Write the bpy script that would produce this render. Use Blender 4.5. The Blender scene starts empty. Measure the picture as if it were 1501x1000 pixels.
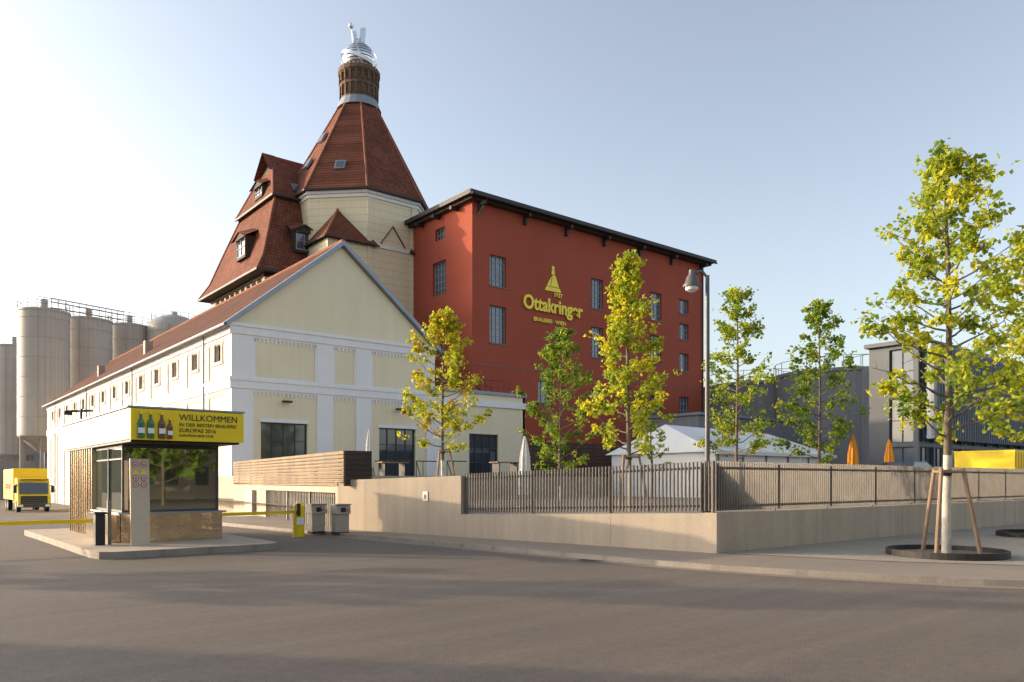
import bpy, math, random
from mathutils import Vector, Matrix
random.seed(7)
S=bpy.context.scene
R=math.radians
# ---------------------------------------------------------------- materials
def nt(name):
    m=bpy.data.materials.new(name); m.use_nodes=True
    return m,m.node_tree,m.node_tree.nodes['Principled BSDF']
def mat(name,col,rough=.75,metal=0,var=.15,scale=.6,fine=.08,fscale=25,bump=0,bscale=30,spec=.4,lines=None,streak=0,road=0):
    """base colour with large blotches + fine grain; lines=(kind,period,strength)"""
    m,t,b=nt(name); N=t.nodes; L=t.links
    tc=N.new('ShaderNodeTexCoord')
    def noi(sc,det=4,vec=None):
        n=N.new('ShaderNodeTexNoise'); n.inputs['Scale'].default_value=sc; n.inputs['Detail'].default_value=det
        L.new(vec or tc.outputs['Object'],n.inputs['Vector']); return n.outputs['Fac']
    def mth(op,a,bb):
        n=N.new('ShaderNodeMath'); n.operation=op
        for i,x in enumerate((a,bb)):
            if isinstance(x,(int,float)): n.inputs[i].default_value=x
            else: L.new(x,n.inputs[i])
        return n.outputs[0]
    f=mth('ADD',mth('MULTIPLY',mth('SUBTRACT',noi(scale),.5),var*4),1)
    if fine: f=mth('MULTIPLY',f,mth('ADD',mth('MULTIPLY',mth('SUBTRACT',noi(fscale,2),.5),fine*4),1))
    if streak:
        mp=N.new('ShaderNodeMapping'); mp.inputs['Scale'].default_value=(3,3,.12); L.new(tc.outputs['Object'],mp.inputs[0])
        f=mth('MULTIPLY',f,mth('ADD',mth('MULTIPLY',mth('SUBTRACT',noi(1.2,5,mp.outputs[0]),.5),streak*4),1))
    if road:
        for rot,sc,st in((.25,(.06,1.6,1),road),(-.5,(.09,2.6,1),road*.6)):
            mp=N.new('ShaderNodeMapping'); mp.inputs['Scale'].default_value=sc; mp.inputs['Rotation'].default_value=(0,0,rot); L.new(tc.outputs['Object'],mp.inputs[0])
            f=mth('MULTIPLY',f,mth('ADD',mth('MULTIPLY',mth('SUBTRACT',noi(1.3,5,mp.outputs[0]),.5),st*4),1))
        f=mth('MULTIPLY',f,mth('ADD',mth('MULTIPLY',mth('SUBTRACT',noi(9,5),.5),.5),1))
    h=None
    if lines:
        kind,per,st=lines
        sx=N.new('ShaderNodeSeparateXYZ'); L.new(tc.outputs['Object'],sx.inputs[0])
        xy=mth('ADD',sx.outputs[0],sx.outputs[1])
        if kind=='z': c=sx.outputs[2]
        elif kind=='xy': c=xy
        if kind in('z','xy'):
            fr=mth('FRACT',mth('DIVIDE',c,per),0)
            edge=mth('LESS_THAN',fr,.12)
            f=mth('MULTIPLY',f,mth('SUBTRACT',1,mth('MULTIPLY',edge,st)))
            h=fr
        else: # tile / brick
            cb=N.new('ShaderNodeCombineXYZ'); L.new(xy,cb.inputs[0]); L.new(sx.outputs[2],cb.inputs[1])
            br=N.new('ShaderNodeTexBrick'); L.new(cb.outputs[0],br.inputs[0])
            br.inputs['Scale'].default_value=1; br.inputs['Brick Width'].default_value=per*1.1
            br.inputs['Row Height'].default_value=per; br.inputs['Mortar Size'].default_value=per*.09
            br.inputs['Color1'].default_value=(1,1,1,1); br.inputs['Color2'].default_value=(.62,.62,.62,1)
            br.inputs['Mortar'].default_value=(1-st,)*3+(1,)
            f=mth('MULTIPLY',f,br.outputs['Color']); h=br.outputs['Color']
    mx=N.new('ShaderNodeVectorMath'); mx.operation='SCALE'
    mx.inputs[0].default_value=col[:3]; L.new(f,mx.inputs['Scale'])
    L.new(mx.outputs[0],b.inputs['Base Color'])
    b.inputs['Roughness'].default_value=rough; b.inputs['Metallic'].default_value=metal
    b.inputs['Specular IOR Level'].default_value=spec
    if bump:
        bp=N.new('ShaderNodeBump'); bp.inputs['Strength'].default_value=bump; bp.inputs['Distance'].default_value=.03
        hh=noi(bscale,3)
        if h is not None: hh=mth('ADD',mth('MULTIPLY',hh,.3),h)
        L.new(hh,bp.inputs['Height']); L.new(bp.outputs[0],b.inputs['Normal'])
    return m
def leafmat(name,col,tr=.5):
    m,t,b=nt(name); N=t.nodes; L=t.links
    tc=N.new('ShaderNodeTexCoord'); n=N.new('ShaderNodeTexNoise'); n.inputs['Scale'].default_value=2.2; n.inputs['Detail'].default_value=1
    L.new(tc.outputs['Object'],n.inputs['Vector'])
    cr=N.new('ShaderNodeValToRGB'); L.new(n.outputs['Fac'],cr.inputs[0])
    cr.color_ramp.elements[0].position=.3; cr.color_ramp.elements[1].position=.7
    cr.color_ramp.elements[0].color=(col[0]*.55,col[1]*.7,col[2]*.85,1)
    cr.color_ramp.elements[1].color=(col[0]*1.2,col[1]*1.12,col[2],1)
    df=N.new('ShaderNodeBsdfDiffuse')
    tl=N.new('ShaderNodeBsdfTranslucent'); mx=N.new('ShaderNodeMixShader'); mx.inputs[0].default_value=tr
    L.new(cr.outputs[0],df.inputs[0]); L.new(cr.outputs[0],tl.inputs[0])
    L.new(df.outputs[0],mx.inputs[1]); L.new(tl.outputs[0],mx.inputs[2])
    L.new(mx.outputs[0],N['Material Output'].inputs[0]); N.remove(b); return m
M={}
M['asphalt']=mat('asphalt',(.158,.128,.105),.8,var=.13,scale=.22,fine=.2,fscale=55,bump=.4,bscale=80,spec=.3,road=.10)
M['pave']=mat('pavement_asphalt',(.25,.205,.165),.85,var=.10,scale=.5,fine=.12,fscale=70,bump=.3,bscale=80)
M['gravel']=mat('gravel',(.34,.295,.245),.9,var=.1,scale=.8,fine=.3,fscale=45,bump=.8,bscale=50)
M['kerb']=mat('kerb_stone',(.29,.25,.21),.8,var=.14,scale=2,fine=.12,lines=('xy',1.0,.16),bump=.15)
M['conc']=mat('concrete',(.45,.37,.285),.85,var=.09,scale=.9,fine=.09,fscale=30,bump=.25,bscale=40,streak=.11)
M['joint']=mat('wall_joint',(.2,.17,.14),.9)
M['concg']=mat('concrete_grey',(.24,.24,.25),.85,var=.10,scale=.2,fine=.04,bump=.1,streak=.12)
M['cream']=mat('plaster_cream',(.76,.655,.465),.85,var=.035,scale=.5,fine=.02,bump=.1,streak=.03)
M['cream2']=mat('plaster_tower',(.76,.66,.45),.85,var=.05,scale=.5,fine=.03,lines=('z',.62,.16),bump=.1,streak=.04)
M['white']=mat('plaster_white',(.77,.75,.745),.85,var=.035,scale=.6,fine=.02,bump=.08,streak=.035)
M['red']=mat('plaster_red',(.355,.078,.045),.85,var=.08,scale=.22,fine=.03,bump=.12,streak=.05,spec=.25)
M['tile']=mat('roof_tile',(.225,.080,.048),.85,var=.20,scale=.5,fine=.15,fscale=6,lines=('b',.28,.6),bump=.5,spec=.15)
M['tileh']=mat('roof_tile_darkened',(.15,.066,.046),.9,var=.22,scale=.5,fine=.15,fscale=6,lines=('b',.28,.6),bump=.5,spec=.1)  # roof tile copy, colour darkened to offset the sun on the hall roof
M['tilecap']=mat('ridge_tile',(.26,.11,.07),.85,var=.2,scale=1,spec=.15)
M['dark']=mat('dark_roof_and_shade',(.035,.03,.028),.6,var=.2,scale=1)
M['brown']=mat('timber_dark',(.06,.04,.03),.8,var=.2,scale=2,lines=('z',.16,.6))
M['wood']=mat('timber_weathered',(.28,.20,.125),.8,var=.25,scale=1.2,fine=.18,fscale=12,lines=('z',.115,.75),bump=.3)
M['stake']=mat('stake_wood',(.30,.20,.13),.8,var=.2,scale=3)
M['metaltrim']=mat('zinc_trim',(.26,.29,.33),.5,.4,var=.08,scale=1)
M['zinc']=mat('galvanised',(.18,.16,.14),.6,.15,var=.15,scale=3,fine=.1)
M['gate']=mat('gate_slats',(.22,.20,.175),.6,.2,var=.1,scale=3)
M['lampmetal']=mat('lamp_metal',(.13,.125,.12),.5,.4,var=.1,scale=3)
M['chrome']=mat('polished_steel',(.72,.74,.78),.3,.85,var=.03,scale=1,fine=.01)
M['kmetal']=mat('kiosk_steel',(.55,.46,.34),.2,.92,var=.05,scale=.8,fine=0,lines=('xy',.24,.5),bump=.1,bscale=2)
M['kband']=mat('kiosk_fascia',(.52,.46,.34),.28,.85,var=.05,scale=1.3,fine=0,lines=('xy',1.2,.4))
M['kmetal2']=mat('counter_steel',(.66,.54,.38),.14,.97,var=.05,scale=1.5,fine=0,bump=.4,bscale=4)
M['yellow']=mat('yellow_paint',(.86,.61,.012),.4,var=.03,scale=2,fine=.01)
M['yellowsign']=mat('yellow_letters',(.92,.70,.04),.4,var=.02,scale=2,fine=.01)
M['blk']=mat('black',(.02,.02,.022),.5,var=.1,scale=2)
M['rubber']=mat('rubber',(.025,.024,.023),.85,var=.1,scale=4)
M['frame']=mat('window_frame',(.05,.06,.07),.5,var=.05,scale=2)
M['framew']=mat('window_bar_light',(.36,.38,.40),.6,var=.05,scale=2)
M['silo']=mat('silo_paint',(.42,.385,.34),.6,var=.08,scale=.25,fine=.03,lines=('xy',.62,.22),streak=.08)
M['brick']=mat('brick_dark',(.19,.12,.075),.85,var=.2,scale=1.5,fine=.15,lines=('b',.13,.5),bump=.4)
M['bark']=mat('bark',(.15,.12,.085),.9,var=.25,scale=5,bump=.4)
M['barkw']=mat('limewashed_trunk',(.58,.52,.44),.9,var=.2,scale=4,fine=.14,fscale=15,bump=.3)
M['corten']=mat('tree_ring_steel',(.045,.04,.038),.6,.3,var=.2,scale=3)
M['soil']=mat('soil',(.19,.15,.11),.95,var=.3,scale=4,fine=.3,bump=.8)
M['canvas']=mat('canvas_white',(.66,.64,.60),.8,var=.06,scale=2)
M['canvaso']=mat('canvas_orange',(.75,.30,.03),.8,var=.08,scale=3)
M['tent']=mat('tent_fabric',(.70,.71,.73),.55,var=.05,scale=.6)
M['beige']=mat('board_beige',(.52,.43,.33),.5,.2,var=.06,scale=2)
M['grey']=mat('machine_grey',(.42,.37,.31),.5,var=.06,scale=3)
M['bluecar']=mat('car_blue',(.03,.045,.09),.3,var=.05,scale=2,spec=.6)
M['signred']=mat('sign_red',(.5,.03,.02),.5,var=.02)
M['railred']=mat('rail_red',(.2,.03,.02),.5,var=.02)
M['signwhite']=mat('sign_white',(.8,.8,.8),.5,var=.02)
M['green']=mat('bottle_green',(.03,.14,.03),.25,var=.05,spec=.7)
M['amber']=mat('bottle_amber',(.12,.035,.01),.25,var=.05,spec=.7)
M['facade']=mat('house_render',(.28,.23,.18),.85,var=.1,scale=.3)
M['officemetal']=mat('office_metal',(.10,.105,.115),.5,.3,var=.1,scale=.5)
def glass(name,col,rough=.06,spec=.9,var=.25):
    return mat(name,col,rough,0,var=var,scale=.8,fine=.02,spec=spec,bump=.03,bscale=1.5)
M['glass']=glass('window_glass',(.035,.045,.055))
M['glassb']=glass('window_glass_blue',(.07,.09,.12),.1)
M['glassw']=glass('window_glass_warm',(.16,.10,.04),.15)
m,t,b=nt('kiosk_glass'); b.inputs['Base Color'].default_value=(.045,.05,.03,1); b.inputs['Roughness'].default_value=.02
b.inputs['IOR'].default_value=2.4; b.inputs['Specular IOR Level'].default_value=.9; M['kglass']=m
LY=leafmat('leaf_yellow',(.64,.58,.045)); LL=leafmat('leaf_lime',(.46,.50,.055)); LG=leafmat('leaf_green',(.22,.31,.055)); LO=leafmat('leaf_orange',(.50,.26,.045))
# ---------------------------------------------------------------- mesh builder
class MB:
    def __init__(s): s.v=[];s.f=[];s.m=[];s.mats=[]
    def mi(s,k):
        k=M[k] if isinstance(k,str) else k
        if k not in s.mats: s.mats.append(k)
        return s.mats.index(k)
    def poly(s,pts,k):
        i=len(s.v); s.v+=[tuple(p) for p in pts]; s.f.append(tuple(range(i,i+len(pts)))); s.m.append(s.mi(k))
    def obox(s,o,a,b,c,k):
        o,a,b,c=Vector(o),Vector(a),Vector(b),Vector(c); i=len(s.v)
        s.v+=[tuple(p) for p in (o,o+a,o+a+b,o+b,o+c,o+a+c,o+a+b+c,o+b+c)]
        for f in((0,3,2,1),(4,5,6,7),(0,1,5,4),(1,2,6,5),(2,3,7,6),(3,0,4,7)):
            s.f.append(tuple(i+j for j in f)); s.m.append(s.mi(k))
    def box(s,x0,x1,y0,y1,z0,z1,k): s.obox((x0,y0,z0),(x1-x0,0,0),(0,y1-y0,0),(0,0,z1-z0),k)
    def cyl(s,p0,p1,r0,r1,n,k,caps=True):
        p0,p1=Vector(p0),Vector(p1); d=(p1-p0)
        if d.length<1e-6: return
        d.normalize(); a=d.orthogonal().normalized(); b=d.cross(a); i=len(s.v); q=s.mi(k)
        for p,r in((p0,r0),(p1,r1)):
            for j in range(n):
                w=2*math.pi*j/n; s.v.append(tuple(p+(a*math.cos(w)+b*math.sin(w))*r))
        for j in range(n):
            s.f.append((i+j,i+(j+1)%n,i+n+(j+1)%n,i+n+j)); s.m.append(q)
        if caps: s.f.append(tuple(i+j for j in range(n))[::-1]); s.m.append(q); s.f.append(tuple(i+n+j for j in range(n))); s.m.append(q)
    def lathe(s,cx,cy,prof,n,k,rot=0,caps=True):
        i=len(s.v); q=s.mi(k)
        for r,z in prof:
            for j in range(n):
                w=rot+2*math.pi*j/n; s.v.append((cx+r*math.cos(w),cy+r*math.sin(w),z))
        for a in range(len(prof)-1):
            for j in range(n):
                s.f.append((i+a*n+j,i+a*n+(j+1)%n,i+(a+1)*n+(j+1)%n,i+(a+1)*n+j)); s.m.append(q)
        if caps:
            s.f.append(tuple(i+j for j in range(n))[::-1]); s.m.append(q)
            e=i+(len(prof)-1)*n; s.f.append(tuple(e+j for j in range(n))); s.m.append(q)
    def build(s,name,parent=None,smooth=False,bevel=0):
        me=bpy.data.meshes.new(name); me.from_pydata(s.v,[],s.f)
        for x in s.mats: me.materials.append(x)
        me.polygons.foreach_set('material_index',s.m)
        if smooth: me.polygons.foreach_set('use_smooth',[True]*len(s.f))
        me.update(); o=bpy.data.objects.new(name,me); S.collection.objects.link(o)
        if parent: o.parent=parent; o.matrix_parent_inverse=Matrix.Translation(-parent.location)
        if smooth:
            md=o.modifiers.new('es','EDGE_SPLIT'); md.split_angle=R(40)
        if bevel:
            md=o.modifiers.new('bv','BEVEL'); md.width=bevel; md.segments=2; md.limit_method='ANGLE'
        return o
def empty(name,loc):
    e=bpy.data.objects.new(name,None); e.location=loc; e.empty_display_size=.5; S.collection.objects.link(e); return e
def text(body,size,loc,k,parent,name,ext=.02,off=0,rotz=0,sx=1,align='LEFT'):
    c=bpy.data.curves.new(name,'FONT'); c.body=body; c.size=size; c.extrude=ext; c.offset=off; c.align_x=align
    c.materials.append(M[k]); o=bpy.data.objects.new(name,c); S.collection.objects.link(o)
    o.location=loc; o.rotation_euler=(R(90),0,rotz); o.scale=(sx,1,1)
    if parent: o.parent=parent; o.matrix_parent_inverse=Matrix.Translation(-parent.location)
    return o
def wall(mb,o,d,n,L,z0,z1,ops,k,rev=.22,gk='glass',fk='frame',nb=(2,3),fw=.07,win=None):
    """wall with real openings; ops: (a0,a1,z0,z1[,gk,fk,nb])"""
    win=win or mb
    P=lambda a,z,off=0:(o[0]+d[0]*a+n[0]*off,o[1]+d[1]*a+n[1]*off,z)
    A=sorted({0,L}|{x for w in ops for x in w[:2]}); Z=sorted({z0,z1}|{x for w in ops for x in w[2:4]})
    for i in range(len(A)-1):
        for j in range(len(Z)-1):
            ca,cz=(A[i]+A[i+1])/2,(Z[j]+Z[j+1])/2
            if any(w[0]<ca<w[1] and w[2]<cz<w[3] for w in ops): continue
            mb.poly([P(A[i],Z[j]),P(A[i+1],Z[j]),P(A[i+1],Z[j+1]),P(A[i],Z[j+1])],k)
    for w in ops:
        a0,a1,b0,b1=w[:4]; g=w[4] if len(w)>4 else gk; fr=w[5] if len(w)>5 else fk; bb=w[6] if len(w)>6 else nb
        for q in ([P(a0,b0),P(a1,b0),P(a1,b0,-rev),P(a0,b0,-rev)],[P(a0,b1),P(a1,b1),P(a1,b1,-rev),P(a0,b1,-rev)],
                  [P(a0,b0),P(a0,b1),P(a0,b1,-rev),P(a0,b0,-rev)],[P(a1,b0),P(a1,b1),P(a1,b1,-rev),P(a1,b0,-rev)]):
            mb.poly(q,k)
        win.poly([P(a0,b0,-rev+.01),P(a1,b0,-rev+.01),P(a1,b1,-rev+.01),P(a0,b1,-rev+.01)],g)
        def bar(x0,x1,y0,y1,t=.06):
            s=P(x0,y0,-rev+.02); win.obox(s,(d[0]*(x1-x0),d[1]*(x1-x0),0),(n[0]*t,n[1]*t,0),(0,0,y1-y0),fr)
        bar(a0,a0+fw,b0,b1);bar(a1-fw,a1,b0,b1);bar(a0+fw,a1-fw,b0,b0+fw);bar(a0+fw,a1-fw,b1-fw,b1)
        for i in range(1,bb[0]):
            x=a0+(a1-a0)*i/bb[0]; bar(x-fw*.35,x+fw*.35,b0+fw,b1-fw,.05)
        for i in range(1,bb[1]):
            z=b0+(b1-b0)*i/bb[1]; bar(a0+fw,a1-fw,z-fw*.35,z+fw*.35,.04)
# ---------------------------------------------------------------- ground
def g(x,y): 
    return -.021*min(max(y-27,0),48)
xs=[-1500,-600,-250,-120,-80]+[-60+4*i for i in range(40)]+[110,140,250,600,1500]
ys=[-1500,-600,-250,-100,-60]+[-40+4*i for i in range(45)]+[160,250,600,1500]
vv=[(x,y,g(x,y)) for y in ys for x in xs]; n=len(xs)
ff=[(j*n+i,j*n+i+1,(j+1)*n+i+1,(j+1)*n+i) for j in range(len(ys)-1) for i in range(n-1)]
me=bpy.data.meshes.new('ground'); me.from_pydata(vv,[],ff); me.materials.append(M['asphalt'])
o=bpy.data.objects.new('ground_road',me); S.collection.objects.link(o)
K=[(9.3,33),(9.7,26),(10.0,22.5),(10.45,19.1),(10.9,14.5),(11.2,10.7),(11.55,8.4),(12.15,6.6),(13.2,4.3),(14.4,3.1),(16.2,2.3),(20,1.8),(80,1.2)]
def smooth(pts,it=2):
    for _ in range(it):
        q=[pts[0]]
        for a,b in zip(pts,pts[1:]):
            q+=[(a[0]*.75+b[0]*.25,a[1]*.75+b[1]*.25),(a[0]*.25+b[0]*.75,a[1]*.25+b[1]*.75)]
        pts=q+[pts[-1]]
    return pts
K=smooth(K,2)
def offs(pts,d):
    out=[]
    for i,p in enumerate(pts):
        a=pts[max(i-1,0)]; b=pts[min(i+1,len(pts)-1)]
        t=Vector((b[0]-a[0],b[1]-a[1])).normalized(); out.append((p[0]-t.y*d,p[1]+t.x*d))
    return out
K2=offs(K,.13); KG=offs(K,-.3)
mb=MB()
for i in range(len(K)-1):
    a,b,c,d=K[i],K[i+1],K2[i+1],K2[i]
    mb.poly([(a[0],a[1],-.2),(b[0],b[1],-.2),(b[0],b[1],.1),(a[0],a[1],.1)],'kerb')
    mb.poly([(a[0],a[1],.1),(b[0],b[1],.1),(c[0],c[1],.1),(d[0],d[1],.1)],'kerb')
mb.build('kerb')
mb=MB()
for i in range(len(K)-1):
    if K[i][1]>26: continue
    a,b,c,d=K[i],K[i+1],KG[i+1],KG[i]; mb.poly([(a[0],a[1],.004),(b[0],b[1],.004),(c[0],c[1],.004),(d[0],d[1],.004)],'pave')
mb.build('gutter_strip')
mb=MB()
for i in range(len(K2)-1):
    a,b=K2[i],K2[i+1]
    def far(p):
        return (14.3,max(p[1],10.5)) if p[1]>9.9 and p[0]<13 else (max(p[0],14.3),10.5)
    c,d=far(b),far(a)
    mb.poly([(a[0],a[1],.096),(b[0],b[1],.096),(c[0],c[1],.096),(d[0],d[1],.096)],'pave')
mb.build('pavement')
mb=MB(); mb.poly([(13.55,9.9,.104),(14.5,6.9,.104),(15.7,5.0,.104),(17.6,3.9,.104),(22,3.3,.104),(80,2.7,.104),(80,9.9,.104)],'gravel'); mb.build('gravel_plaza')
def C(X,D): return (.776*X+.631*D,-.631*X+.776*D)
mb=MB()
x,y=C(-13.5,25.5); mb.cyl((x,y,.001),(x,y,.006),.34,.34,24,'corten'); x,y=C(1.6,15.6); mb.cyl((x,y,.001),(x,y,.006),.3,.3,24,'corten'); mb.build('manhole_cover')
# ---------------------------------------------------------------- retaining wall + fence
WA=(13.45,9.82); WB=(12.08,17.04); WC=(11.1,22.3); WD=(13.4,38.1)
def seg(mb,a,b,z0,za,zb,th,k,lift=0):
    a,b=Vector(a),Vector(b); d=(b-a).normalized(); nn=Vector((-d.y,d.x))*th
    A=[(a.x,a.y),(b.x,b.y),(b.x+nn.x,b.y+nn.y),(a.x+nn.x,a.y+nn.y)]
    zt=[za,zb,zb,za]
    lo=[(p[0],p[1],z0) for p in A]; hi=[(p[0],p[1],z) for p,z in zip(A,zt)]
    mb.poly(hi,k); mb.poly(lo,k)
    for i in range(4):
        j=(i+1)%4; mb.poly([lo[i],lo[j],hi[j],hi[i]],k)
mb=MB()
seg(mb,WB,WA,-.3,.70,.93,.3,'conc')
seg(mb,(WA[0]+.003,WA[1]),(80,WA[1]),-.3,.93,.93,.3,'conc')
seg(mb,WC,WB,-.3,1.62,1.74,.32,'conc')
for i in range(1,12): mb.box(WA[0]+i*4.2,WA[0]+i*4.2+.012,WA[1]-.003,WA[1]+.02,.1,.93,'joint')
wd_=(Vector(WC)-Vector(WA)).normalized(); wn_=Vector((-wd_.y,wd_.x))
for s,zt in((2.6,.84),(5.2,.76),(10.1,1.66)):
    p=Vector(WA)+wd_*s+wn_*.004; mb.obox((p.x,p.y,.0),(wd_.x*.012,wd_.y*.012,0),(-wn_.x*.02,-wn_.y*.02,0),(0,0,zt),'joint')
mb.build('retaining_wall')
mb=MB(); p=Vector(WA)+wd_*8.62+wn_*.03; mb.obox((p.x,p.y,1.04),(wd_.x*.2,wd_.y*.2,0),(-wn_.x*.05,-wn_.y*.05,0),(0,0,.26),'signwhite'); p+=wd_*.05+wn_*.004; mb.obox((p.x,p.y,1.1),(wd_.x*.1,wd_.y*.1,0),(-wn_.x*.02,-wn_.y*.02,0),(0,0,.12),'zinc'); mb.build('hydrant_sign')
mb=MB()
def fence(mb,a,b,za,zb,h=1.08,pitch=.092):
    a,b=Vector(a),Vector(b); L=(b-a).length; d=(b-a)/L; nn=Vector((-d.y,d.x)); n=int(L/pitch)
    zz=lambda s: za+(zb-za)*s/L
    for i in range(n+1):
        s=i*pitch; p=a+d*s; z=zz(s)+.04
        mb.obox((p.x,p.y,z),(d.x*.022,d.y*.022,0),(nn.x*.055,nn.y*.055,0),(0,0,h-.03+random.uniform(-.002,.002)),'zinc')
        if i%25==0: mb.obox((p.x-d.x*.02+nn.x*.07,p.y-d.y*.02+nn.y*.07,z-.06),(d.x*.06,d.y*.06,0),(nn.x*.05,nn.y*.05,0),(0,0,h),'zinc')
    for zo in (.12,h-.15):
        q=a+nn*.056; mb.obox((q.x,q.y,za+zo),(d.x*L,d.y*L,zb-za),(nn.x*.012,nn.y*.012,0),(0,0,.05),'zinc')
fence(mb,(WA[0]+.12,WA[1]+.1),(45,WA[1]+.1),.93,.93)
fence(mb,(WB[0]+.1,WB[1]),(WA[0]+.1,WA[1]+.1),.70,.93)
mb.build('metal_fence')
mb=MB()
dd=(Vector(WD)-Vector(WC)); Lg=dd.length; dd/=Lg; nn=Vector((dd.y,-dd.x))
def G(s,off=0): p=Vector(WC)+dd*s+nn*off; return p
def gbox(s0,s1,o0,o1,z0,z1,k):
    p=G(s0,o0); mb.obox((p.x,p.y,z0),(dd.x*(s1-s0),dd.y*(s1-s0),0),(nn.x*(o1-o0),nn.y*(o1-o0),0),(0,0,z1-z0),k)
gbox(0,.25,.0,.4,-.3,1.6,'conc'); gbox(9.4,Lg,0,.3,-.6,1.42,'conc'); gbox(.25,9.4,0,.3,1.22,1.42,'conc'); gbox(.25,9.4,.5,.6,-.4,1.4,'dark')  # last box: dark sheet standing in for the shade inside the garage
gbox(11.2,12.6,-.18,.0,.15,1.2,'grey')
mb.build('concrete_gate_wall')
mb=MB()
s=.3
while s<9.3: gbox(s,s+.05,.10,.125,-.1,1.2,'gate'); s+=.2
for s in(.3,3.3,6.3,9.28): gbox(s,s+.1,.07,.126,-.2,1.21,'zinc')
gbox(.27,9.38,.13,.16,1.08,1.19,'gate'); gbox(.27,9.38,.13,.16,.04,.14,'gate')
mb.build('slatted_gate')
mb=MB()
for i in range(9):
    z=1.44+i*.122; gbox(-.6 if i>0 else 0,Lg,-.02+random.uniform(-.006,.006),.03,z,z+.106,'wood')
for s in (0,2.5,5,7.5,10,12.5,15): gbox(s,s+.1,.037,.13,1.43,2.48,'brown')
p=G(-.6,0); mb.obox((p.x-.004,p.y,1.44),(.9,-.1,0),(.01,.05,0),(0,0,1.09),'brown')
mb.build('timber_screen')
mb=MB(); mb.poly([(13.55,9.95,.66),(80,9.95,.66),(80,45,.66),(13.4,45,.66),(11.35,22.6,.66),(12.2,17.1,.66)],'pave')
mb.box(14.4,38,34,45.0,-.5,1.85,'conc'); mb.poly([(11.5,22.6,1.5),(14,22,1.5),(16,34,1.5),(13.2,38,1.5)],'pave'); mb.build('terrace')
# ---------------------------------------------------------------- HALL (white building)
hall=empty('white_brewery_hall',(22.7,45.1,0))
w=MB(); win=MB(); HU0,HU1,HV0,HV1=15.8,29.6,45.1,109.0
ops=[(17.47-HU0,20.4-HU0,1.87,5.1,'glass','frame',(4,3)),(25.4-HU0,28.2-HU0,1.87,5.1,'glass','frame',(4,3)),(32.7-HU0,35.35-HU0,1.87,5.0,'glass','frame',(4,3))]
wall(w,(HU0,HV0),(1,0),(0,-1),HU1-HU0,-1.2,10.8,ops[:2],'cream',win=win)
a3=ops[2]; wall(w,(HU1,HV0),(1,0),(0,-1),37.9-HU1,-1.2,7.9,[(a3[0]+HU0-HU1,a3[1]+HU0-HU1)+a3[2:]],'cream',win=win)
w.poly([(HU0,HV0,10.8),(HU1,HV0,10.8),(22.7,HV0,16.46)],'cream')
vs=[]
v=47.5
while v<107: vs.append(v); v+=4.45
wall(w,(HU0,HV0),(0,1),(-1,0),HV1-HV0,-1.8,10.8,[(v-.6-HV0,v+.6-HV0,8.75,9.8,'glassw','frame',(2,1)) for v in vs],'cream',win=win,rev=.3)
w.poly([(HU1,HV0,7),(HU1,HV1,7),(HU1,HV1,10.8),(HU1,HV0,10.8)],'cream')
w.poly([(HU0,HV1,-2),(HU1,HV1,-2),(HU1,HV1,10.8),(22.7,HV1,16.4),(HU0,HV1,10.8)],'cream')
w.box(37.7,37.9,45.1,50,-1,7.9,'cream'); w.build('walls',hall); win.build('windows_and_doors',hall)
t=MB()
P0,P1=HV0-.09,HV0+.05
for a,b in((HU0-.09,17.0),(21.0,22.1),(23.7,24.8),(29.05,30.3)):
    t.box(a,b,P0,P1,-1,7.0,'white')
    t.box(a,min(b,29.7),P0,P1,7.66,10.15,'white')
t.box(HU0-.2,37.95,HV0-.16,P1,7.0,7.45,'white'); t.box(HU0-.24,29.75,HV0-.22,P1,7.45,7.66,'white')
t.box(HU0-.2,29.7,HV0-.16,P1,10.15,10.6,'white'); t.box(HU0-.26,29.8,HV0-.24,P1,10.6,10.8,'white')
t.box(HU1+.0,38.0,HV0-.14,50,7.9,8.12,'metaltrim')
for a,b in((17.0,21.0),(22.1,23.7),(24.8,29.05)):
    for zt in(10.15,7.0):
        t.box(a,b,P0+.02,P1,zt-.13,zt,'white')
        n=int((b-a)/.25)
        for i in range(n): 
            x=a+(i+.5)*(b-a)/n; t.box(x-.055,x+.055,P0+.03,P1,zt-.33,zt-.13,'white')
    t.box(a,b,P0+.03,P1,7.66,7.74,'white')
    for q in (a,b-.12): t.box(q,q+.12,P0+.03,P1,7.74,10.02,'white')
for a,b in((17.47,20.4),(25.4,28.2)): t.box(a-.12,b+.12,P0+.0,P1,5.1,5.3,'white')
Q0,Q1=HU0-.09,HU0+.05
t.box(HU0-.18,Q1,HV0,HV1,7.0,7.45,'white'); t.box(HU0-.22,Q1,HV0,HV1,7.45,7.66,'white')
t.box(HU0-.18,Q1,HV0,HV1,10.15,10.6,'white'); t.box(HU0-.28,Q1,HV0,HV1,10.6,10.8,'white')
prev=HV0+.05
for i,v in enumerate(vs+[HV1+1.6]):
    a,b=(prev,v-1.6) if i<len(vs) else (prev,HV1)
    t.box(Q0,Q1,a,b,-1.8,7.0,'white'); t.box(Q0,Q1,a,b,7.66,10.15,'white')
    if i<len(vs):
        for zt in(10.15,7.0):
            t.box(Q0+.02,Q1,v-1.6,v+1.6,zt-.12,zt,'white')
            for j in range(11):
                y=v-1.6+(j+.5)*3.2/11; t.box(Q0+.03,Q1,y-.06,y+.06,zt-.32,zt-.12,'white')
        t.box(Q0+.01,Q1,v-.78,v-.6,8.6,9.95,'white');t.box(Q0+.01,Q1,v+.6,v+.78,8.6,9.95,'white')
        t.box(Q0-.02,Q1,v-.85,v+.85,8.58,8.75,'white')
    prev=v+1.6
t.build('cornices_and_pilasters',hall)
r=MB(); sl=.82
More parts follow.
